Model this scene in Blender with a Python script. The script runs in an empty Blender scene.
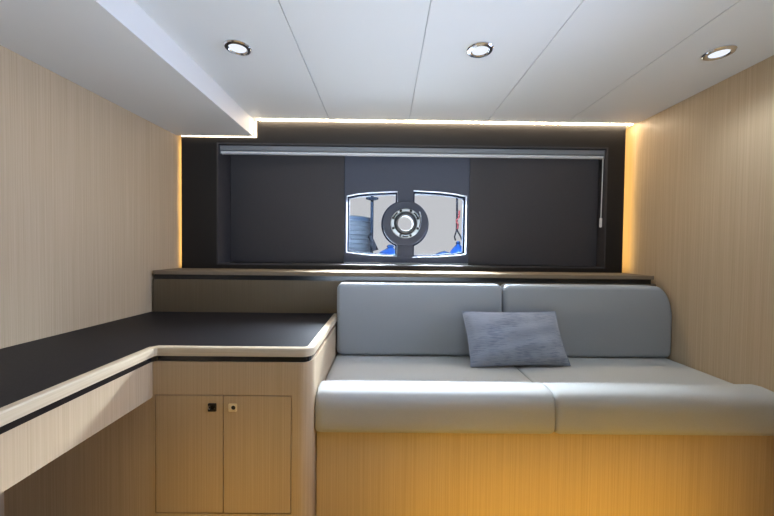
import bpy, bmesh, math, random
from mathutils import Vector, Matrix
from math import sin, cos, pi, radians, atan

random.seed(4)
SC = bpy.context.scene
COL = SC.collection

# ------------------------------------------------------------------ camera
F = 340.0
cam_d = bpy.data.cameras.new('camera')
cam = bpy.data.objects.new('camera', cam_d)
COL.objects.link(cam)
cam_d.sensor_fit = 'HORIZONTAL'
cam_d.sensor_width = 36.0
cam_d.lens = 36.0 * F / 774.0
cam_d.clip_start = 0.02
yaw, pitch, roll = atan(2 / F), -atan(8 / F), radians(0.65)
fw = Vector((sin(yaw) * cos(pitch), cos(yaw) * cos(pitch), sin(pitch)))
rt = fw.cross(Vector((0, 0, 1))).normalized()
up = rt.cross(fw)
rt, up = rt * cos(roll) + up * sin(roll), up * cos(roll) - rt * sin(roll)
m = Matrix((rt, up, -fw)).transposed().to_4x4()
m.translation = Vector((0, 0, 1.135))
cam.matrix_world = m
SC.camera = cam

# ------------------------------------------------------------------ view, world, sun, large lights
SC.view_settings.view_transform = 'Standard'
SC.view_settings.look = 'None'
SC.view_settings.gamma = 1.0
SC.view_settings.use_curve_mapping = False
SC.view_settings.exposure = -0.18

world = bpy.data.worlds.new('overcast_sky')
SC.world = world
world.use_nodes = True
bg = world.node_tree.nodes['Background']
bg.inputs['Color'].default_value = (0.96, 0.965, 1.0, 1)
bg.inputs['Strength'].default_value = 0.70


def light(name, kind, loc, energy, color, target=None, **kw):
    d = bpy.data.lights.new(name, kind)
    d.energy = energy
    d.color = color
    for k, v in kw.items():
        setattr(d, k, v)
    o = bpy.data.objects.new(name, d)
    COL.objects.link(o)
    o.location = loc
    if target is not None:
        o.rotation_euler = (Vector(target) - Vector(loc)).to_track_quat('-Z', 'Y').to_euler()
    return o


WARM = (1.0, 0.58, 0.06)
COOL = (0.74, 0.89, 1.06)
SUN = light('sun', 'SUN', (0, 8, 6), 2.0, (0.9, 0.95, 1.0), (0, 1.6, 2.2), angle=radians(60))
# bright open sky above the awning outside, reaching in through the two panes
SKY = light('open_sky_daylight', 'AREA', (0.15, 3.9, 2.55), 4000, (0.80, 0.92, 1.05), (0.15, 2.5, 1.35),
            shape='RECTANGLE', size=5.0, size_y=1.1, spread=radians(110))
# added cool fill lamp behind the viewer, thrown up along the ceiling
CEIL_FILL = light('ceiling_fill', 'AREA', (0.1, -1.7, 0.70), 21, COOL, (0.1, 0.9, 2.02),
             shape='RECTANGLE', size=2.4, size_y=0.4, spread=radians(55))
# added fill lamp out of view on the right, brightening the left wall
SIDE = light('left_wall_fill', 'AREA', (1.70, 1.15, 1.45), 10.5, (0.70, 0.86, 1.28), (-1.5, 1.02, 1.22),
             shape='RECTANGLE', size=0.8, size_y=0.4, spread=radians(80))
# courtesy lighting at floor level
TOE = light('floor_courtesy_light', 'AREA', (0.75, 0.25, -0.02), 2.9, WARM, (0.75, 1.45, 0.0),
            shape='RECTANGLE', size=1.4, size_y=0.05, spread=radians(54))
TOE2 = light('floor_courtesy_light', 'AREA', (-.55, 0.25, -0.02), 0.55, WARM, (-.55, 1.4, 0.12),
             shape='RECTANGLE', size=0.5, size_y=0.05, spread=radians(60))

# ------------------------------------------------------------------ materials
def mat(name, base, rough=0.5, spec=0.5, metal=0.0, **kw):
    mt = bpy.data.materials.new(name)
    mt.use_nodes = True
    b = mt.node_tree.nodes['Principled BSDF']
    b.inputs['Base Color'].default_value = (*base, 1)
    b.inputs['Roughness'].default_value = rough
    b.inputs['Specular IOR Level'].default_value = spec
    b.inputs['Metallic'].default_value = metal
    for k, v in kw.items():
        b.inputs[k].default_value = v
    return mt


def grain(mt, c1, c2, scale, bump=0.05, detail=4.0, contrast=(0.35, 0.65)):
    nt = mt.node_tree
    b = nt.nodes['Principled BSDF']
    tc = nt.nodes.new('ShaderNodeTexCoord')
    mp = nt.nodes.new('ShaderNodeMapping')
    mp.inputs['Scale'].default_value = scale
    nz = nt.nodes.new('ShaderNodeTexNoise')
    nz.inputs['Scale'].default_value = 1.0
    nz.inputs['Detail'].default_value = detail
    nz.inputs['Roughness'].default_value = 0.6
    cr = nt.nodes.new('ShaderNodeValToRGB')
    cr.color_ramp.elements[0].position, cr.color_ramp.elements[1].position = contrast
    cr.color_ramp.elements[0].color = (*c1, 1)
    cr.color_ramp.elements[1].color = (*c2, 1)
    nt.links.new(tc.outputs['Object'], mp.inputs['Vector'])
    nt.links.new(mp.outputs['Vector'], nz.inputs['Vector'])
    nt.links.new(nz.outputs['Fac'], cr.inputs['Fac'])
    nt.links.new(cr.outputs['Color'], b.inputs['Base Color'])
    if bump:
        bp = nt.nodes.new('ShaderNodeBump')
        bp.inputs['Strength'].default_value = bump
        bp.inputs['Distance'].default_value = 0.002
        nt.links.new(nz.outputs['Fac'], bp.inputs['Height'])
        nt.links.new(bp.outputs['Normal'], b.inputs['Normal'])
    return mt


def emit(name, color, strength):
    mt = bpy.data.materials.new(name)
    mt.use_nodes = True
    nt = mt.node_tree
    nt.nodes.remove(nt.nodes['Principled BSDF'])
    e = nt.nodes.new('ShaderNodeEmission')
    e.inputs['Color'].default_value = (*color, 1)
    e.inputs['Strength'].default_value = strength
    nt.links.new(e.outputs[0], nt.nodes['Material Output'].inputs[0])
    return mt


W1, W2 = (0.468, 0.352, 0.222), (0.55, 0.422, 0.28)
M = {}
M['wood'] = grain(mat('oak_vertical', W2, 0.42, 0.35), W1, W2, (230, 230, 1.3))
M['wood_h'] = grain(mat('oak_horizontal', W2, 0.42, 0.35), W1, W2, (1.6, 130, 130))
M['edge'] = grain(mat('oak_edge_light', (0.7, 0.6, 0.47), 0.3, 0.5), (0.5, 0.4, 0.27), (0.6, 0.49, 0.34), (3, 3, 150))
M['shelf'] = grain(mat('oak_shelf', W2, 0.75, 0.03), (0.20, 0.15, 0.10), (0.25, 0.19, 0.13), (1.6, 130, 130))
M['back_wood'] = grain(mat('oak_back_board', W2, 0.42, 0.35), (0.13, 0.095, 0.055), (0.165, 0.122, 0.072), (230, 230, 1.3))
M['floor'] = grain(mat('floor_oak', W2, 0.45), (0.52, 0.35, 0.15), (0.62, 0.43, 0.20), (60, 1.2, 60))
M['ceiling'] = mat('ceiling_white_vinyl', (0.72, 0.71, 0.69), 0.55, 0.3)
M['seam'] = mat('ceiling_seam', (0.50, 0.50, 0.50), 0.7)
M['surround'] = mat('surround_black_brown', (0.018, 0.0155, 0.0138), 0.5, 0.22)
M['cover'] = grain(mat('cover_charcoal', (0.05, 0.045, 0.048), 0.6, 0.3), (0.044, 0.040, 0.042), (0.060, 0.054, 0.056), (400, 400, 400), bump=0.1)
M['cover_mid'] = grain(mat('cover_charcoal_blue', (0.05, 0.05, 0.06), 0.55, 0.35), (0.052, 0.057, 0.080), (0.068, 0.074, 0.102), (400, 400, 400), bump=0.1)
M['reveal'] = mat('window_reveal_white', (0.72, 0.76, 0.82), 0.5)
M['frame'] = mat('window_frame_navy', (0.004, 0.010, 0.024), 0.6, 0.1)
M['metal'] = mat('brushed_steel', (0.62, 0.62, 0.60), 0.3, metal=1.0)
M['chrome'] = mat('chrome', (0.75, 0.76, 0.78), 0.15, metal=1.0)
M['grey_metal'] = mat('grey_metal', (0.10, 0.105, 0.115), 0.5, metal=0.5)
M['alu'] = mat('blind_aluminium', (0.20, 0.205, 0.215), 0.45, metal=0.2)
M['alu_light'] = mat('blind_rail_light', (0.66, 0.67, 0.68), 0.4)
M['white'] = mat('white_plastic', (0.78, 0.77, 0.74), 0.4)
M['black'] = mat('gloss_black', (0.012, 0.012, 0.013), 0.2, 0.5)
M['dark_gap'] = mat('recess_black', (0.012, 0.011, 0.010), 0.6, 0.2)
M['inlay'] = grain(mat('worktop_charcoal_leather', (0.03, 0.014, 0.016), 0.5, 0.1), (0.012, 0.0105, 0.0115), (0.018, 0.016, 0.0175), (120, 120, 120), bump=0.15)
M['leather'] = grain(mat('light_grey_leather', (0.5, 0.5, 0.49), 0.7, 0.25), (0.47, 0.475, 0.46), (0.50, 0.505, 0.49), (260, 260, 260), bump=0.06)
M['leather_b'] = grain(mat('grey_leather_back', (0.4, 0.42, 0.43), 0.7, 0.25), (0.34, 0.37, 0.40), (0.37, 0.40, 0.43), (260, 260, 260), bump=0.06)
M['piping'] = mat('grey_piping', (0.30, 0.31, 0.32), 0.5)
M['brass'] = mat('pale_brass', (0.80, 0.68, 0.46), 0.35, metal=0.5)
M['dark_metal'] = mat('dark_bronze', (0.03, 0.026, 0.022), 0.3, metal=0.6)
M['led'] = emit('led_warm_white', (1.0, 0.81, 0.58), 55)
M['led_end'] = emit('led_warm_white_end', (1.0, 0.80, 0.56), 10)
M['led_side'] = emit('led_warm_amber', (1.0, 0.68, 0.24), 10)
M['lamp'] = emit('downlight_lens', (0.88, 0.93, 1.0), 1.15)
M['tank'] = grain(mat('tank_blue_grey', (0.1, 0.12, 0.15), 0.6, 0.2), (0.036, 0.046, 0.062), (0.052, 0.066, 0.086), (2, 2, 40))
M['tank_dark'] = mat('tank_rim', (0.012, 0.03, 0.06), 0.5)
M['pole'] = mat('pole_navy', (0.006, 0.012, 0.025), 0.6, 0.1)
M['fender'] = mat('fender_blue', (0.005, 0.075, 0.38), 0.45)
M['fender_d'] = mat('fender_blue_dark', (0.008, 0.05, 0.18), 0.5)
M['rope'] = mat('rope_dark', (0.012, 0.014, 0.02), 0.9, 0.1)
M['red'] = mat('red_cord', (0.11, 0.003, 0.006), 0.6)
M['deck'] = mat('pale_deck', (0.82, 0.86, 0.90), 0.6)
M['hull'] = mat('exterior_white', (0.7, 0.7, 0.7), 0.6)


def glass_mat():
    mt = bpy.data.materials.new('window_glass')
    mt.use_nodes = True
    nt = mt.node_tree
    nt.nodes.remove(nt.nodes['Principled BSDF'])
    t = nt.nodes.new('ShaderNodeBsdfTransparent')
    t.inputs['Color'].default_value = (0.96, 0.97, 0.98, 1)
    g = nt.nodes.new('ShaderNodeBsdfGlossy')
    g.inputs['Roughness'].default_value = 0.02
    mx = nt.nodes.new('ShaderNodeMixShader')
    fr = nt.nodes.new('ShaderNodeFresnel')
    fr.inputs['IOR'].default_value = 1.25
    nt.links.new(fr.outputs[0], mx.inputs[0])
    nt.links.new(t.outputs[0], mx.inputs[1])
    nt.links.new(g.outputs[0], mx.inputs[2])
    nt.links.new(mx.outputs[0], nt.nodes['Material Output'].inputs[0])
    return mt


M['glass'] = glass_mat()


def pillow_mat():
    mt = mat('blue_grey_chenille', (0.3, 0.34, 0.4), 0.85, 0.15)
    nt = mt.node_tree
    b = nt.nodes['Principled BSDF']
    b.inputs['Sheen Weight'].default_value = 0.4
    tc = nt.nodes.new('ShaderNodeTexCoord')
    mp = nt.nodes.new('ShaderNodeMapping')
    mp.inputs['Scale'].default_value = (22, 20, 240)
    n1 = nt.nodes.new('ShaderNodeTexNoise')
    n1.inputs['Scale'].default_value = 1.0
    n1.inputs['Detail'].default_value = 3
    n2 = nt.nodes.new('ShaderNodeTexNoise')
    n2.inputs['Scale'].default_value = 9.0
    n2.inputs['Detail'].default_value = 3
    mx = nt.nodes.new('ShaderNodeMath')
    mx.operation = 'ADD'
    cr = nt.nodes.new('ShaderNodeValToRGB')
    cr.color_ramp.elements[0].position, cr.color_ramp.elements[1].position = 0.6, 1.45
    cr.color_ramp.elements[0].color = (0.14, 0.175, 0.25, 1)
    cr.color_ramp.elements[1].color = (0.33, 0.37, 0.46, 1)
    bp = nt.nodes.new('ShaderNodeBump')
    bp.inputs['Strength'].default_value = 0.5
    bp.inputs['Distance'].default_value = 0.004
    L = nt.links.new
    L(tc.outputs['Object'], mp.inputs['Vector'])
    L(mp.outputs['Vector'], n1.inputs['Vector'])
    L(tc.outputs['Object'], n2.inputs['Vector'])
    L(n1.outputs['Fac'], mx.inputs[0])
    L(n2.outputs['Fac'], mx.inputs[1])
    L(mx.outputs[0], cr.inputs['Fac'])
    L(cr.outputs['Color'], b.inputs['Base Color'])
    L(n1.outputs['Fac'], bp.inputs['Height'])
    L(bp.outputs['Normal'], b.inputs['Normal'])
    return mt


M['pillow'] = pillow_mat()

# ------------------------------------------------------------------ builders
def obj(name, bm, mt, parent=None, smooth=False, loc=None):
    bmesh.ops.recalc_face_normals(bm, faces=bm.faces)
    me = bpy.data.meshes.new(name)
    bm.to_mesh(me)
    bm.free()
    for m_ in (mt if isinstance(mt, (list, tuple)) else [mt]):
        me.materials.append(m_)
    if smooth:
        for p in me.polygons:
            p.use_smooth = True
        try:
            me.set_sharp_from_angle(angle=radians(smooth if smooth is not True else 40))
        except Exception:
            pass
    o = bpy.data.objects.new(name, me)
    COL.objects.link(o)
    if parent:
        o.parent = parent
        o.matrix_parent_inverse = Matrix.Identity(4)
        o.location = -Vector(parent.location) if loc is None else loc
    elif loc is not None:
        o.location = loc
    return o


def tag(o, label, cat, group=None):
    o['label'] = label
    o['category'] = cat
    if group:
        o['group'] = group
    return o


def thing(name, label, cat, loc=(0, 0, 0), group=None):
    o = bpy.data.objects.new(name, None)
    COL.objects.link(o)
    o.location = loc
    o.empty_display_size = 0.05
    return tag(o, label, cat, group)


def struct(o, label=None, cat=None):
    o['kind'] = 'structure'
    if label:
        o['label'] = label
    if cat:
        o['category'] = cat
    return o


def box(bm, x0, x1, y0, y1, z0, z1, bev=0.0, seg=2):
    vs = [bm.verts.new((x, y, z)) for z in (z0, z1) for y in (y0, y1) for x in (x0, x1)]
    fs = [bm.faces.new([vs[i] for i in q]) for q in
          ((0, 2, 3, 1), (4, 5, 7, 6), (0, 1, 5, 4), (2, 6, 7, 3), (0, 4, 6, 2), (1, 3, 7, 5))]
    if bev:
        es = list({e for f in fs for e in f.edges})
        bmesh.ops.bevel(bm, geom=es, offset=bev, segments=seg, profile=0.5, affect='EDGES')
    return bm


def bx(*a, **k):
    return box(bmesh.new(), *a, **k)


def hexa(bm, pts):
    """8 points ordered as box()"""
    vs = [bm.verts.new(p) for p in pts]
    for q in ((0, 2, 3, 1), (4, 5, 7, 6), (0, 1, 5, 4), (2, 6, 7, 3), (0, 4, 6, 2), (1, 3, 7, 5)):
        bm.faces.new([vs[i] for i in q])
    return bm


def plate(bm, outer, holes, to3d, d0, d1, mat_side=0):
    """2-D outline with holes, extruded from d0 to d1; to3d(u, v, d) -> xyz"""
    loops = [outer] + list(holes)
    bot = []
    edges = []
    for lp in loops:
        vs = [bm.verts.new(to3d(u, v, d0)) for u, v in lp]
        bot.append(vs)
        for i in range(len(vs)):
            edges.append(bm.edges.new((vs[i], vs[(i + 1) % len(vs)])))
    r = bmesh.ops.triangle_fill(bm, use_beauty=True, use_dissolve=False, edges=edges)
    faces = [g for g in r['geom'] if isinstance(g, bmesh.types.BMFace)]
    vmap = {}
    for vs, lp in zip(bot, loops):
        for v, (u, w) in zip(vs, lp):
            vmap[v] = bm.verts.new(to3d(u, w, d1))
    for f in faces:
        bm.faces.new([vmap[v] for v in reversed(f.verts)])
    for li, vs in enumerate(bot):
        n = len(vs)
        for i in range(n):
            a, b = vs[i], vs[(i + 1) % n]
            f = bm.faces.new((a, b, vmap[b], vmap[a]))
            if li > 0:
                f.material_index = mat_side
    return vmap


def XZ(u, v, d):
    return (u, d, v)


def XY(u, v, d):
    return (u, v, d)


def arc(cx, cy, r, a0, a1, n, ry=None):
    ry = r if ry is None else ry
    return [(cx + r * cos(radians(a0 + (a1 - a0) * i / n)), cy + ry * sin(radians(a0 + (a1 - a0) * i / n))) for i in range(n + 1)]


def rrect(x0, x1, z0, z1, r, n=6, tr=None):
    tr = tr or (r, r)
    return (arc(x0 + r, z0 + r, r, 180, 270, n) + arc(x1 - r, z0 + r, r, 270, 360, n)
            + arc(x1 - tr[0], z1 - tr[1], tr[0], 0, 90, n * 2, tr[1]) + arc(x0 + r, z1 - r, r, 90, 180, n))


def lathe(bm, prof, center, axis='z', seg=48, closed=False):
    """prof: list of (r, h)"""
    c = Vector(center)
    rings = []
    for r, h in prof:
        ring = []
        for i in range(seg):
            a = 2 * pi * i / seg
            if axis == 'z':
                p = (r * cos(a), r * sin(a), h)
            elif axis == 'y':
                p = (r * cos(a), h, r * sin(a))
            else:
                p = (h, r * cos(a), r * sin(a))
            ring.append(bm.verts.new(c + Vector(p)))
        rings.append(ring)
    pairs = list(zip(rings[:-1], rings[1:]))
    if closed:
        pairs.append((rings[-1], rings[0]))
    for a, b in pairs:
        for i in range(seg):
            j = (i + 1) % seg
            bm.faces.new((a[i], a[j], b[j], b[i]))
    if not closed:
        bm.faces.new(rings[0])
        bm.faces.new(rings[-1])
    return bm


def tube(bm, pts, r, seg=8):
    pts = [Vector(p) for p in pts]
    rings = []
    for i, p in enumerate(pts):
        t = (pts[min(i + 1, len(pts) - 1)] - pts[max(i - 1, 0)]).normalized()
        n = t.cross(Vector((0.31, 0.9, 0.17))).normalized()
        b = t.cross(n)
        rr = r[i] if isinstance(r, (list, tuple)) else r
        rings.append([bm.verts.new(p + n * rr * cos(2 * pi * k / seg) + b * rr * sin(2 * pi * k / seg)) for k in range(seg)])
    for a, b in zip(rings[:-1], rings[1:]):
        for k in range(seg):
            bm.faces.new((a[k], a[(k + 1) % seg], b[(k + 1) % seg], b[k]))
    bm.faces.new(rings[0])
    bm.faces.new(rings[-1])
    return bm


def sweep(bm, path, prof, closed_prof=True):
    """path: open 2-D xy polyline; prof: (offset to the right of travel, z)"""
    n = len(path)
    rings = []
    for i in range(n):
        p = Vector(path[i])
        d0 = (Vector(path[i]) - Vector(path[i - 1])).normalized() if i > 0 else None
        d1 = (Vector(path[i + 1]) - Vector(path[i])).normalized() if i < n - 1 else None
        if d0 is None:
            d0 = d1
        if d1 is None:
            d1 = d0
        n0, n1 = Vector((d0.y, -d0.x)), Vector((d1.y, -d1.x))
        mt_ = (n0 + n1).normalized()
        k = 1.0 / max(0.3, mt_.dot(n0))
        rings.append([bm.verts.new((p.x + mt_.x * k * o, p.y + mt_.y * k * o, z)) for o, z in prof])
    m_ = len(prof)
    for a, b in zip(rings[:-1], rings[1:]):
        for k in range(m_):
            bm.faces.new((a[k], a[(k + 1) % m_], b[(k + 1) % m_], b[k]))
    bm.faces.new(rings[0])
    bm.faces.new(rings[-1])
    return bm


# ------------------------------------------------------------------ room
ZF = -0.12           # floor
ZC = 2.024           # ceiling
ZS = 1.907           # underside of the soffit
YP = 2.38            # dark surround plane
YB = -2.0            # wall behind the viewer


def XL(y):
    return -1.442 - (2.38 - y) * 0.045


XR = 1.724
struct(obj('floor', bx(-2.1, 2.1, YB - 0.1, 2.6, ZF - 0.06, ZF), M['floor']), 'oak floor of the cabin', 'floor')

bm = bmesh.new()
hexa(bm, [(XL(YB) - .05, YB, ZF), (XL(YB), YB, ZF), (XL(2.6) - .05, 2.6, ZF), (XL(2.6), 2.6, ZF),
          (XL(YB) - .05, YB, 2.1), (XL(YB), YB, 2.1), (XL(2.6) - .05, 2.6, 2.1), (XL(2.6), 2.6, 2.1)])
struct(obj('wall_left', bm, M['wood']), 'pale oak wall above the dark desk top', 'wall')
struct(obj('wall_right', bx(XR, XR + .05, YB, 2.6, ZF, 2.1), M['wood']), 'pale oak wall beside the settee', 'wall')
struct(obj('wall_front', bx(-1.75, XR + .05, YB - .05, YB, ZF, 2.1), M['surround']), 'dark unseen wall behind the viewer', 'wall')  # unseen wall kept dark so little light bounces onto the cabinet

# opening of the window recess
OX0, OX1, OZ0, OZ1 = -1.166, 1.540, 1.030, 1.858
bm = bmesh.new()
hw = [(-1.6, ZF), (XR + .05, ZF), (XR + .05, 2.1), (-1.6, 2.1)]
hole = [(OX0 - .012, OZ0 - .012), (OX1 + .012, OZ0 - .012), (OX1 + .012, OZ1 + .012), (OX0 - .012, OZ1 + .012)]
plate(bm, hw, [hole], XZ, 2.46, 2.50)
struct(obj('wall_back', bm, M['wood']), 'oak wall glowing behind the dark window surround', 'wall')

# ceiling: five long panels with narrow seams, over a backing
bm = bmesh.new()
seams = [-0.905, -0.392, 0.153, 0.690, 1.235, XR]
for a, b in zip(seams[:-1], seams[1:]):
    box(bm, a + (0.002 if a > -0.9 else -0.02), b - (0.002 if b < 1.7 else 0), YB, 2.46, ZC, ZC + .012)
fcount = len(bm.faces)
box(bm, -1.75, XR + .05, YB - .05, 2.5, ZC + .008, ZC + .06)
bm.faces.ensure_lookup_table()
for f in bm.faces[fcount:]:
    f.material_index = 1
struct(obj('ceiling', bm, [M['ceiling'], M['seam']]), 'white panelled ceiling with long seams', 'ceiling')

bm = bmesh.new()
hexa(bm, [(XL(YB), YB, ZS), (-.920, YB, ZS), (XL(2.37), 2.37, ZS), (-.917, 2.37, ZS),
          (XL(YB), YB, ZC), (-.920, YB, ZC), (XL(2.37), 2.37, ZC), (-.917, 2.37, ZC)])
struct(obj('trim_1', bm, M['ceiling']), 'lowered white soffit along the left wall', 'soffit')

# dark surround with its recess
bm = bmesh.new()
outer = [(-1.419, .980), (1.668, .980), (1.668, ZC - .001), (-.897, ZC - .001), (-.897, ZS - .001), (-1.419, ZS - .001)]
hole = [(OX0 - .0095, OZ0 - .0095), (OX1 + .0095, OZ0 - .0095), (OX1 + .0095, OZ1 + .0095), (OX0 - .0095, OZ1 + .0095)]
plate(bm, outer, [hole], XZ, YP, YP + .025)
for lo, hi in (((OX0 - .01, OZ0 - .01), (OX0, OZ1 + .01)), ((OX1, OZ0 - .01), (OX1 + .01, OZ1 + .01)),
               ((OX0, OZ0 - .01), (OX1, OZ0)), ((OX0, OZ1), (OX1, OZ1 + .01))):
    nf = len(bm.faces)
    box(bm, lo[0], hi[0], YP + .001, 2.66, lo[1], hi[1])
    bm.faces.ensure_lookup_table()
    for f in bm.faces[nf:]:
        f.material_index = 1
struct(obj('trim_2', bm, [M['surround'], M['cover']]), 'black brown surround framing the window recess', 'window surround')

# ------------------------------------------------------------------ covers inside the recess (plane turned slightly)
K = -0.0384


def YC(x):
    return 2.525 + K * x


def CV(u, v, d):
    return (u, YC(u) + d, v)


GR = 'dark cover panels inside the window recess'
CX0, CX1 = -0.305, 0.612
o = obj('cover_panel', (lambda b: (plate(b, [(OX0 + .002, OZ0 + .003), (CX0 - .003, OZ0 + .003), (CX0 - .003, OZ1 - .003), (OX0 + .002, OZ1 - .003)], [], CV, 0, .03), b)[1])(bmesh.new()), M['cover'])
tag(o, 'plain charcoal cover panel filling the recess left of the two panes', 'cover panel', GR)
o = obj('cover_panel', (lambda b: (plate(b, [(CX1 + .003, OZ0 + .003), (OX1 - .002, OZ0 + .003), (OX1 - .002, OZ1 - .003), (CX1 + .003, OZ1 - .003)], [], CV, 0, .03), b)[1])(bmesh.new()), M['cover'])
tag(o, 'plain charcoal cover panel filling the recess right of the two panes, behind the blind cord', 'cover panel', GR)

PC = (0.147, 1.331)      # porthole centre
PR = 0.166
SXL, SXR = 0.088, 0.205  # the strip between the two windows


def circ_x(z, s):
    return PC[0] + s * math.sqrt(max(0, PR ** 2 - (z - PC[1]) ** 2))


def win_left(inset=0.0):
    i = inset
    top = [(-.311 + i, 1.534 - i), (-.21, 1.550 - i), (-.11, 1.560 - i), (SXL - i, 1.570 - i)]
    a1 = math.degrees(math.acos((SXL - PC[0]) / PR))
    r = PR + i
    a1 = math.degrees(math.acos((SXL - i - PC[0]) / r))
    notch = arc(PC[0], PC[1], r, a1, 360 - a1, 18)
    bot = [(SXL - i, 1.089 + i), (-.11, 1.098 + i), (-.21, 1.107 + i), (-.315 + i, 1.117 + i)]
    return top + notch + bot


def win_right(inset=0.0):
    i = inset
    r = PR + i
    a1 = math.degrees(math.acos((SXR + i - PC[0]) / r))
    bot = [(.616 - i, 1.112 + i), (.515, 1.100 + i), (.41, 1.092 + i), (SXR + i, 1.085 + i)]
    notch = arc(PC[0], PC[1], r, -a1, a1, 18)
    top = [(SXR + i, 1.577 - i), (.41, 1.566 - i), (.515, 1.553 - i), (.610 - i, 1.538 - i)]
    return bot + notch + top


# keep the outer jambs clear of the panel's own edge
def sh(loop, k=0.0):
    return [(min(max(u, CX0 + .016), CX1 - .016), v) for u, v in loop]


mid = thing('cover_panel', 'charcoal centre panel with two cut-out panes and a round plate between them', 'cover panel', (0.15, 2.52, 1.03), GR)
bm = bmesh.new()
plate(bm, [(CX0, OZ0 + .012), (CX1, OZ0 + .012), (CX1, OZ1 - .003), (CX0, OZ1 - .003)],
      [sh(win_left()), sh(win_right()), arc(PC[0], PC[1], .062, 0, 352.5, 47)], CV, -.004, .05, mat_side=1)
obj('board', bm, [M['cover_mid'], M['reveal']], mid)
bm = bmesh.new()
plate(bm, [(CX0, OZ0 + .005), (CX1, OZ0 + .005), (CX1, OZ0 + .0115), (CX0, OZ0 + .0115)], [], CV, -.006, .03)
o = obj('edge_trim', bm, M['alu_light'], mid)  # pale colour stands for the bright line of the gap below the panel
o['label'] = 'pale strip painted for the bright gap along the bottom edge'

for nm, fn, lab in (('window_1', win_left, 'left curved window pane, with the grey tank outside'),
                    ('window_2', win_right, 'right curved window pane, with the hanging rope outside')):
    w = thing(nm, lab, 'window', (0, 2.58, 1.08))
    w['kind'] = 'structure'
    bm = bmesh.new()
    def grow(lp):
        return lp
    plate(bm, sh(fn(-.004)), [sh([(u, v) for u, v in fn(.013)], 1) if False else [(min(max(u, CX0 + .029), CX1 - .029), v) for u, v in fn(.013)]], CV, .052, .085)
    obj('window_frame', bm, M['frame'], w)
    bm = bmesh.new()
    plate(bm, [(min(max(u, CX0 + .028), CX1 - .028), v) for u, v in fn(.012)], [], CV, .066, .072)
    obj('window_pane', bm, M['glass'], w)

# hull skin outside, so that daylight only comes through the panes
bm = bmesh.new()
plate(bm, [(-1.8, 0.6), (1.9, .6), (1.9, 2.2), (-1.8, 2.2)],
      [[(min(max(u, CX0 + .02), CX1 - .02), v) for u, v in win_left(.004)], [(min(max(u, CX0 + .02), CX1 - .02), v) for u, v in win_right(.004)],
       arc(PC[0], PC[1], .064, 0, 352.5, 47)], CV, .088, .125)
struct(obj('trim_3', bm, M['hull']), 'white outer skin around the panes', 'outer wall')

# porthole
ph = thing('porthole', 'round steel porthole ring with bolts on the dark disc between the panes', 'porthole', (PC[0], YC(PC[0]), PC[1]))
c = (PC[0], YC(PC[0]), PC[1])
bm = lathe(bmesh.new(), [(.064, -.006), (.160, -.006), (.166, -.010), (.166, -.018), (.160, -.022), (.064, -.022)], c, 'y', 64, True)
obj('flange', bm, M['cover_mid'], ph, 30)
bm = lathe(bmesh.new(), [(.082, -.022), (.108, -.022), (.110, -.028), (.110, -.036), (.104, -.042), (.086, -.042), (.082, -.036)], c, 'y', 64, True)
obj('outer_ring', bm, M['metal'], ph, 30)
bm = lathe(bmesh.new(), [(.057, -.020), (.078, -.020), (.080, -.030), (.074, -.050), (.064, -.054), (.057, -.048), (.055, -.03)], c, 'y', 64, True)
obj('inner_ring', bm, M['grey_metal'], ph, 30)
for k in range(8):
    a = radians(22.5 + 45 * k)
    bm = lathe(bmesh.new(), [(.010, -.040), (.010, -.047), (.007, -.050)], (c[0] + .096 * cos(a), c[1], c[2] + .096 * sin(a)), 'y', 12)
    obj('bolt', bm, M['dark_metal'], ph, 30)
for k in (-1, 1, 3):
    a = radians(90 + 52 * k) if k < 3 else radians(270)
    pts = [(c[0] + .096 * cos(a + radians(t)), c[1] - .0415, c[2] + .096 * sin(a + radians(t))) for t in range(-14, 15, 4)]
    obj('slot', tube(bmesh.new(), pts, .006), M['black'], ph, True)
bm = tube(bmesh.new(), [(c[0] + .098, c[1] - .05, c[2] + .085), (c[0] + .107, c[1] - .052, c[2] + .055), (c[0] + .108, c[1] - .052, c[2] + .01), (c[0] + .100, c[1] - .05, c[2] - .035)], .006)
obj('lever', bm, M['chrome'], ph, True)
bm = lathe(bmesh.new(), [(.062, .02), (.062, .026)], c, 'y', 48)
obj('pane', bm, M['glass'], ph)

# roller blind
rb = thing('roller_blind', 'slim grey roller blind rolled up under the top of the window recess', 'blind', (.19, 2.42, 1.78))
bm = bmesh.new()
prof = [(2.402, 1.853), (2.402, 1.826), (2.408, 1.820), (2.452, 1.820), (2.452, 1.853)]


def xprism(bm, prof, x0, x1):
    a = [bm.verts.new((x0, y, z)) for y, z in prof]
    b = [bm.verts.new((x1, y, z)) for y, z in prof]
    bm.faces.new(a)
    bm.faces.new(b)
    n = len(prof)
    for i in range(n):
        bm.faces.new((a[i], a[(i + 1) % n], b[(i + 1) % n], b[i]))
    return bm


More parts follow.
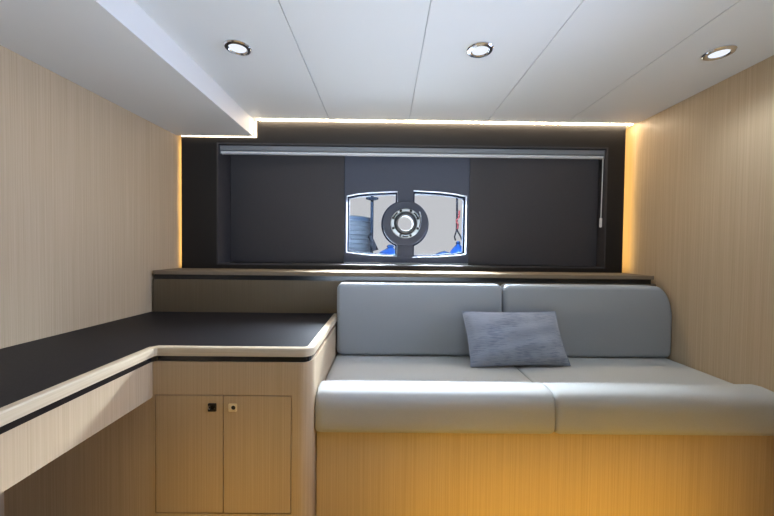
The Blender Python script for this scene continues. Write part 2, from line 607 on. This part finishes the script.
BX0, BX1 = OX0 + .004, OX1 - .003
obj('cassette', xprism(bmesh.new(), prof, BX0, BX1), M['alu'], rb)
bm = bmesh.new()
rail = [(2.405 + .012 * (1 - cos(a)) if False else 2.424 - .022 * cos(a), 1.8085 + .0105 * sin(a)) for a in [2 * pi * k / 20 for k in range(20)]]
obj('bottom_rail', xprism(bm, rail, BX0, BX1 - .004), M['alu_light'], rb, True)
for xa, xb in ((BX0, BX0 + .006), (BX1 - .006, BX1)):
    bm = bmesh.new()
    xprism(bm, [(2.400, 1.854), (2.400, 1.797), (2.44, 1.797), (2.453, 1.81), (2.453, 1.854)], xa, xb)
    obj('end_cap', bm, M['alu'], rb)
bm = tube(bmesh.new(), [(1.528, 2.405, 1.80), (1.526, 2.404, 1.6), (1.522, 2.403, 1.37)], .0017)
tube(bm, [(1.532, 2.407, 1.80), (1.531, 2.406, 1.6), (1.527, 2.405, 1.37)], .0017)
cd = obj('pull_cord', bm, M['white'], rb)
bm = bmesh.new()
box(bm, 1.515, 1.531, 2.396, 2.410, 1.312, 1.378, .005, 3)
o = obj('cord_weight', bm, M['white'], rb, True)
o['label'] = 'white cord weight'

# ------------------------------------------------------------------ warm light strips
bm = bmesh.new()
box(bm, -.890, 1.700, 2.358, 2.379, ZC - .0035, ZC - .0005)
tag(obj('led_strip', bm, M['led']), 'glowing warm light strip where the ceiling meets the window surround', 'light strip', 'warm light strips around the surround')
bm = bmesh.new()
box(bm, -1.415, -.898, 2.3705, 2.379, ZS - .004, ZS + .003)
box(bm, -.909, -.898, 2.3705, 2.379, ZS + .004, ZC - .012)
tag(obj('led_strip', bm, M['led_end']), 'stepped warm light strip at the end of the lowered soffit', 'light strip', 'warm light strips around the surround')
bm = bx(-1.404, -1.394, 2.412, 2.440, 1.0, 1.895)
tag(obj('led_strip', bm, M['led_side']), 'amber light strip hidden behind the left edge of the window surround', 'light strip', 'warm light strips around the surround')
bm = bx(1.650, 1.660, 2.412, 2.440, 1.0, 2.01)
tag(obj('led_strip', bm, M['led_side']), 'amber light strip hidden behind the right edge of the window surround', 'light strip', 'warm light strips around the surround')

# ------------------------------------------------------------------ downlights
DL = [(-.66, 1.525, 'round recessed downlight in the ceiling nearest the lowered soffit'),
      (.408, 1.515, 'round recessed downlight in the middle of the ceiling'),
      (1.462, 1.511, 'round recessed downlight in the ceiling close to the right wall')]


def downlight(x, y, lab):
    t = thing('downlight', lab, 'ceiling light', (x, y, ZC), 'ceiling downlights')
    bm = lathe(bmesh.new(), [(.036, -.001), (.056, -.001), (.057, -.005), (.053, -.010), (.041, -.012), (.036, -.008)], (x, y, ZC), 'z', 48, True)
    obj('bezel', bm, M['chrome'], t, 30)
    bm = lathe(bmesh.new(), [(.035, -.003), (.035, -.007)], (x, y, ZC), 'z', 40)
    obj('lens', bm, M['lamp'], t)
    return t


for x, y, lab in DL:
    downlight(x, y, lab)
    light('downlight_beam', 'SPOT', (x, y, ZC - .02), 12, (0.82, 0.94, 1.08), (x, y, 0), spot_size=radians(140), spot_blend=1.0, shadow_soft_size=.035)
# ------------------------------------------------------------------ shelf under the window
sh_ = thing('shelf', 'oak ledge with a dark groove running below the window surround', 'shelf', (.14, 2.25, .735))
SX0, SX1 = -1.440, 1.685
bm = bx(SX0, SX1, 2.112, 2.379, .968, .993, bev=.003)
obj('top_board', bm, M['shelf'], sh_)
bm = bx(SX0 + .004, SX1 - .01, 2.126, 2.372, .938, .968)
o = obj('groove_strip', bm, M['black'], sh_)
o['label'] = 'dark groove strip'
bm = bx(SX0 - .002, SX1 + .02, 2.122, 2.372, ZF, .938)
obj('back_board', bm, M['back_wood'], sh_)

# ------------------------------------------------------------------ worktop
ZT = .735
wt = thing('worktop', 'L-shaped charcoal worktop with a pale oak edge over desk and cabinet', 'worktop', (-.8, 1.7, .70))
EX, FY, RX = -.916, 1.358, -.287
rc = .045
path = [(EX, .25), (EX, FY - .008), (EX + .008, FY), (RX - rc, FY)]
path += arc(RX - rc, FY + rc, rc, -90, 0, 8)[1:] + [(RX, 2.121)]
inner = []
TW = .028
# inlay outline = path offset inward by TW, then along the walls
pr = [(0, .701), (0, .727), (-.002, .732), (-.006, .735), (-TW, .735), (-TW, .701)]
bm = sweep(bmesh.new(), path, pr)
obj('edge_trim', bm, M['edge'], wt, 30)


def offset_path(path, off):
    out = []
    n = len(path)
    for i in range(n):
        d0 = (Vector(path[i]) - Vector(path[i - 1])).normalized() if i > 0 else None
        d1 = (Vector(path[i + 1]) - Vector(path[i])).normalized() if i < n - 1 else None
        d0 = d0 or d1
        d1 = d1 or d0
        n0, n1 = Vector((d0.y, -d0.x)), Vector((d1.y, -d1.x))
        mm = (n0 + n1).normalized()
        k = off / max(.3, mm.dot(n0))
        out.append((path[i][0] + mm.x * k, path[i][1] + mm.y * k))
    return out


ip = offset_path(path, -TW)
poly = ip + [(XL(2.121) + .001, 2.121), (XL(.25) + .001, .25)]
bm = bmesh.new()
plate(bm, poly, [], XY, .706, .7345)
o = obj('inlay', bm, M['inlay'], wt)
o['label'] = 'charcoal leather-look surface'
# dark recess band under the edge
gp = offset_path(path, -.014)
poly2 = gp + [(XL(2.121) + .001, 2.121), (XL(.25) + .001, .25)]
bm = bmesh.new()
plate(bm, poly2, [], XY, .676, .701)
o = obj('groove_strip', bm, M['black'], wt)
o['label'] = 'dark groove strip under the edge'

# ------------------------------------------------------------------ cabinet
cb = thing('cabinet', 'oak cabinet with two doors and a rounded corner beside the settee', 'cabinet', (-.6, 1.7, ZF))
CF = 1.366
CXR = -.290
cr = .055


def plan(notch=None):
    p = [(-.931, CF)]
    if notch:
        p += [(notch[0], CF), (notch[0], CF + .024), (notch[1], CF + .024), (notch[1], CF)]
    p += arc(CXR - cr, CF + cr, cr, -90, 0, 10) + [(CXR, 2.119), (-.931, 2.119)]
    return p


DX0, DX1, DZ0, DZ1 = -.924, -.372, .052, .541
bm = bmesh.new()
plate(bm, plan(), [], XY, DZ1, .6755)
plate(bm, plan((DX0, DX1)), [], XY, DZ0, DZ1)
plate(bm, plan(), [], XY, ZF, DZ0)
bmesh.ops.remove_doubles(bm, verts=bm.verts, dist=1e-5)
obj('carcass', bm, M['wood'], cb, 25)
DM = (DX0 + DX1) / 2
for s, (a, b) in ((0, (DX0 + .003, DM - .0018)), (1, (DM + .0018, DX1 - .003))):
    d = obj('door', bx(a, b, CF - .0005, CF + .019, DZ0 + .003, DZ1 - .0035, bev=.001, seg=1), M['wood'], cb)
    lx = -.692 if s == 0 else -.609
    lz = .491
    y0 = CF - .0005
    bm = bmesh.new()
    sq = rrect(lx - .0165, lx + .0165, lz - .0165, lz + .0165, .003, 3)
    if s == 0:
        plate(bm, sq, [arc(lx + .003, lz, .009, 0, 345, 23)], XZ, y0 - .004, y0)
        lt = obj('latch', bm, M['dark_metal'], d, loc=(0, 0, 0))
        lt['label'] = 'black square latch'
        bm = lathe(bmesh.new(), [(.0105, -.0005), (.0105, -.002), (.006, -.0022)], (lx, y0, lz), 'y', 24)
    else:
        plate(bm, sq, [arc(lx + .003, lz, .009, 0, 345, 23)], XZ, y0 - .004, y0)
        lt = obj('latch', bm, M['brass'], d, loc=(0, 0, 0))
        lt['label'] = 'brass square latch'
        bm = lathe(bmesh.new(), [(.0105, -.0005), (.0105, -.001)], (lx, y0, lz), 'y', 24)
    lt.location = (0, 0, 0)
    lb = obj('latch_button', bm, M['black'] if s == 0 else M['dark_metal'], d, True, loc=(0, 0, 0))
    # pull ring set half across the round hole
    bm = bmesh.new()
    tube(bm, [(lx - .006 + .008 * cos(radians(t)), y0 - .004, lz + .008 * sin(radians(t))) for t in range(110, 260, 15)], .0025, 8)
    obj('latch_lever', bm, M['chrome'] if s == 0 else M['brass'], d, True, loc=(0, 0, 0))

# ------------------------------------------------------------------ desk front
dk = thing('desk_front', 'oak desk apron and knee panel hanging under the left arm of the worktop', 'desk', (-1.0, 1.0, ZF))
bm = bx(-.953, -.932, .27, CF, .530, .6755)
obj('apron', bm, M['wood'], dk)
bm = bmesh.new()
hexa(bm, [(XL(1.32) + .002, 1.324, ZF), (-.932, CF + .002, ZF), (XL(1.34) + .002, 1.344, ZF), (-.932, CF + .022, ZF),
          (XL(1.32) + .002, 1.324, .6755), (-.932, CF + .002, .6755), (XL(1.34) + .002, 1.344, .6755), (-.932, CF + .022, .6755)])
obj('knee_panel', bm, M['wood'], dk)
bm = bx(-1.50, -.955, .27, .295, ZF, .6755)
obj('end_panel', bm, M['wood'], dk)

# ------------------------------------------------------------------ settee
sb = thing('settee_base', 'oak box base under the grey seat cushions', 'sofa base', (.7, 1.7, ZF))
bm = bx(-.286, 1.720, 1.45, 1.474, ZF, .355)
obj('front_panel', bm, M['wood'], sb)
bm = bx(-.286, 1.720, 1.474, 2.119, ZF, .354)
obj('box', bm, M['wood'], sb)

SM = .731


def seat_profile():
    p = [(2.118, .355), (2.118, .488), (2.105, .499), (2.06, .501), (1.80, .503), (1.68, .503), (1.62, .503)]
    # raised front roll
    p += [(1.604, .505), (1.588, .513), (1.568, .526), (1.545, .535), (1.515, .539), (1.475, .536)]
    p += [(1.449, .530), (1.431, .521), (1.419, .507), (1.412, .488), (1.409, .46), (1.409, .41), (1.411, .384), (1.416, .369), (1.427, .359), (1.440, .355)]
    return p


def seat(x0, x1, lab):
    t = thing('seat_cushion', lab, 'sofa cushion', ((x0 + x1) / 2, 1.75, .362), 'settee seat cushions')
    bm = bmesh.new()
    pf = seat_profile()
    n = len(pf)
    cz, cy = .44, 1.75
    ds = [(0, 1.0), (.003, .6), (.008, .3), (.015, .12), (.024, .03), (.034, 0)]
    secs = [(x0 + d, k) for d, k in ds] + [(x1 - d, k) for d, k in reversed(ds)]
    # inward normals of the profile for the end rounding
    nm = []
    for i in range(n):
        a, b = Vector(pf[i - 1]), Vector(pf[(i + 1) % n])
        d = (b - a).normalized()
        nm.append(Vector((d.y, -d.x)))
    ar = sum(pf[i][0] * pf[(i + 1) % n][1] - pf[(i + 1) % n][0] * pf[i][1] for i in range(n))
    sg = -1 if ar > 0 else 1
    rings = []
    for x, k in secs:
        q = .012 * k
        rings.append([bm.verts.new((x, pf[i][0] + sg * nm[i].x * q, pf[i][1] + sg * nm[i].y * q)) for i in range(n)])
    for a, b in zip(rings[:-1], rings[1:]):
        for i in range(n):
            bm.faces.new((a[i], a[(i + 1) % n], b[(i + 1) % n], b[i]))
    bm.faces.new(rings[0])
    bm.faces.new(rings[-1])
    obj('cover', bm, M['leather'], t, 60)
    bm = bmesh.new()
    tube(bm, [(x0 + .03, 1.606, .5045), (x1 - .03, 1.606, .5045)], .0016, 6)
    obj('seam', bm, M['piping'], t)
    return t


seat(-.288, SM - .002, 'light grey leather seat cushion next to the cabinet')
seat(SM + .002, 1.719, 'light grey leather seat cushion against the right wall')


def back(x0, x1, tr, lab, tl=.037):
    t = thing('back_cushion', lab, 'sofa cushion', ((x0 + x1) / 2, 2.06, .505), 'settee back cushions')
    bm = bmesh.new()
    out = (arc(x0 + .036, .505 + .036, .036, 180, 270, 6) + arc(x1 - .036, .505 + .036, .036, 270, 360, 6)
           + arc(x1 - tr[0], .936 - tr[1], tr[0], 0, 90, 14, tr[1]) + arc(x0 + tl, .936 - tl, tl, 90, 180, 8))
    n = len(out)
    nm = []
    for i in range(n):
        a, b = Vector(out[i - 1]), Vector(out[(i + 1) % n])
        d = (b - a).normalized()
        nm.append(Vector((-d.y, d.x)))
    cx, cz = (x0 + x1) / 2, .72
    R_ = .026
    rings = []
    # back edge, then round over the front edge, then a slightly crowned front
    steps = [(2.108, .004), (2.10, 0), (2.03, 0)]
    for k in range(1, 8):
        a = k / 7 * pi / 2
        steps.append((2.030 - R_ * sin(a), R_ * (1 - cos(a))))
    for y, q in steps:
        rings.append([bm.verts.new((out[i][0] + nm[i].x * q, y, out[i][1] + nm[i].y * q)) for i in range(n)])
    for a, b in zip(rings[:-1], rings[1:]):
        for i in range(n):
            bm.faces.new((a[i], a[(i + 1) % n], b[(i + 1) % n], b[i]))
    bm.faces.new(rings[0])
    bm.faces.new(rings[-1])
    obj('cover', bm, M['leather_b'], t, 50)
    bm = bmesh.new()
    pts = [(x, 2.0225, .9255) for x in (x0 + .045, (x0 + x1) / 2, x1 - tr[0] - .01)]
    tube(bm, pts, .0016, 6)
    obj('seam', bm, M['piping'], t)
    return t


back(-.284, .704, (.037, .037), 'grey leather back cushion nearest the cabinet, square at both ends')
back(.710, 1.7235, (.105, .20), 'grey leather back cushion whose top rounds off at the right wall')


# throw pillow
def pillow():
    w, h, th = .560, .306, .13
    bm = bmesh.new()
    N, Mv = 28, 20
    grid = {}
    for s in (-1, 1):
        for i in range(N + 1):
            for j in range(Mv + 1):
                u, v = -1 + 2 * i / N, -1 + 2 * j / Mv
                if s == 1 and (abs(u) == 1 or abs(v) == 1):
                    grid[(s, i, j)] = grid[(-1, i, j)]
                    continue
                k = ((1 - abs(u) ** 2.6) * (1 - abs(v) ** 2.6)) ** .48
                px = u * w / 2 * (1 - .035 * (1 - v * v) * abs(u))
                pz = v * h / 2 * (1 - .045 * (1 - u * u) * abs(v))
                wob = .004 * sin(7 * u + 3 * v) * k + .003 * sin(11 * v - 4 * u) * k
                grid[(s, i, j)] = bm.verts.new((px - .05 * pz, s * (th / 2 * k + wob), pz))
    for s in (-1, 1):
        for i in range(N):
            for j in range(Mv):
                bm.faces.new((grid[(s, i, j)], grid[(s, i + 1, j)], grid[(s, i + 1, j + 1)], grid[(s, i, j + 1)]))
    return bm


t = thing('throw_pillow', 'small blue grey ribbed throw pillow leaning on the seam of the back cushions', 'pillow', (.737, 1.900, .648))
p = obj('cover', pillow(), M['pillow'], t, True, loc=(0, 0, 0))
bm = bmesh.new()
loop = []
for k in range(57):
    a = k / 56
    # along the edge of the pillow
    q = a * 4
    s, f = int(min(q, 3)), q - int(min(q, 3))
    u, v = [(-1 + 2 * f, -1), (1, -1 + 2 * f), (1 - 2 * f, 1), (-1, 1 - 2 * f)][s]
    lz_ = v * .306 / 2 * (1 - .045 * (1 - u * u) * abs(v))
    loop.append((u * .560 / 2 * (1 - .035 * (1 - v * v) * abs(u)) - .05 * lz_, 0, lz_))
tube(bm, loop, .0028, 6)
obj('edge_seam', bm, M['pillow'], t, True, loc=(0, 0, 0))
t.rotation_euler = (radians(-26), radians(0.2), radians(4))

# ------------------------------------------------------------------ outside the panes
struct(obj('deck', bx(-6, 6, 2.75, 10, .80, .90), M['deck']), 'pale deck outside the panes', 'deck')
o = obj('awning_beam', bx(-5, 5, 6.30, 6.66, 2.20, 2.34), M['hull'])
struct(o, 'white awning beam outside above the panes', 'beam')

YO = 6.5
tk = thing('storage_drum', 'blue grey ribbed drum standing outside the left pane', 'drum', (-.90, 6.9, .90))
prof = [(.60, .0)]
for k in range(9):
    z = .03 + k * .084
    prof += [(.60, z), (.612, z + .022), (.612, z + .058), (.60, z + .075)]
prof += [(.60, .82)]
obj('body', lathe(bmesh.new(), prof, (-.90, 6.9, .90), 'z', 48), M['tank'], tk, 30)
obj('rim', lathe(bmesh.new(), [(.58, .79), (.645, .79), (.645, .855), (.61, .875), (.05, .92)], (-.90, 6.9, .90), 'z', 48), M['tank_dark'], tk, 30)

pl = thing('awning_pole', 'slim navy pole with a round plate fixed to the awning beam', 'pole', (-.257, YO, .90))
obj('shaft', lathe(bmesh.new(), [(.029, 0), (.029, 1.299)], (-.257, YO, .90), 'z', 16), M['pole'], pl, 30)
obj('top_plate', lathe(bmesh.new(), [(.04, 1.175), (.12, 1.20), (.12, 1.225)], (-.257, YO, .90), 'z', 24), M['pole'], pl, 30)
bm = bmesh.new()
tube(bm, [(-.255, 6.42, 1.46), (-.29, 6.40, 1.38), (-.24, 6.40, 1.29), (-.19, 6.40, 1.12)], [.017, .043, .043, .07], 10)
tag(obj('rope_coil', bm, M['rope'], smooth=True), 'dark bundle of line tied low on the navy pole', 'rope')


def fender(x, y, z0, r, h, lab):
    t = thing('fender', lab, 'fender', (x, y, z0), 'blue fenders outside')
    prof = [(.3 * r, 0), (.85 * r, .03), (r, .08), (r, h * .45), (.8 * r, h * .7), (.35 * r, h * .93), (.22 * r, h)]
    obj('body', lathe(bmesh.new(), prof, (x, y, z0), 'z', 24), M['fender'], t, 40)
    obj('eye', lathe(bmesh.new(), [(.22 * r, h), (.30 * r, h + .02), (.22 * r, h + .05), (.1 * r, h + .06)], (x, y, z0), 'z', 16), M['fender_d'], t, 40)
    return t


fender(.10, YO, .90, .25, .28, 'bright blue fender standing below the round porthole')
fender(1.395, YO, .90, .165, .36, 'bright blue fender hanging at the foot of the rope')
bm = bmesh.new()
tube(bm, [(.93, 6.3, .95), (.96, 6.3, 1.0), (1.02, 6.28, 1.02), (1.10, 6.26, 1.04), (1.16, 6.24, 1.03), (1.20, 6.22, .98)], [.05, .08, .09, .095, .08, .05], 12)
tag(obj('folded_tarpaulin', bm, M['fender_d'], smooth=True), 'dark blue folded tarpaulin beside the hanging fender', 'tarpaulin')
bm = tube(bmesh.new(), [(1.36, YO, 2.199), (1.365, YO, 1.8), (1.365, YO, 1.53)], .020)
tube(bm, [(1.365, YO, 1.54), (1.32, YO - .02, 1.40), (1.33, YO - .06, 1.335)], .015)
tube(bm, [(1.365, YO, 1.54), (1.44, YO - .02, 1.40), (1.46, YO - .06, 1.335)], .015)
tag(obj('mooring_rope', bm, M['rope'], smooth=True), 'dark rope hanging from the awning beam down to the blue fender', 'rope')
bm = tube(bmesh.new(), [(1.40, 6.46, 1.90), (1.395, 6.46, 1.78), (1.345, 6.46, 1.71), (1.38, 6.46, 1.63), (1.37, 6.46, 1.55)], .017)
tag(obj('red_cord', bm, M['red'], smooth=True), 'short red cord knotted on the hanging rope', 'cord')
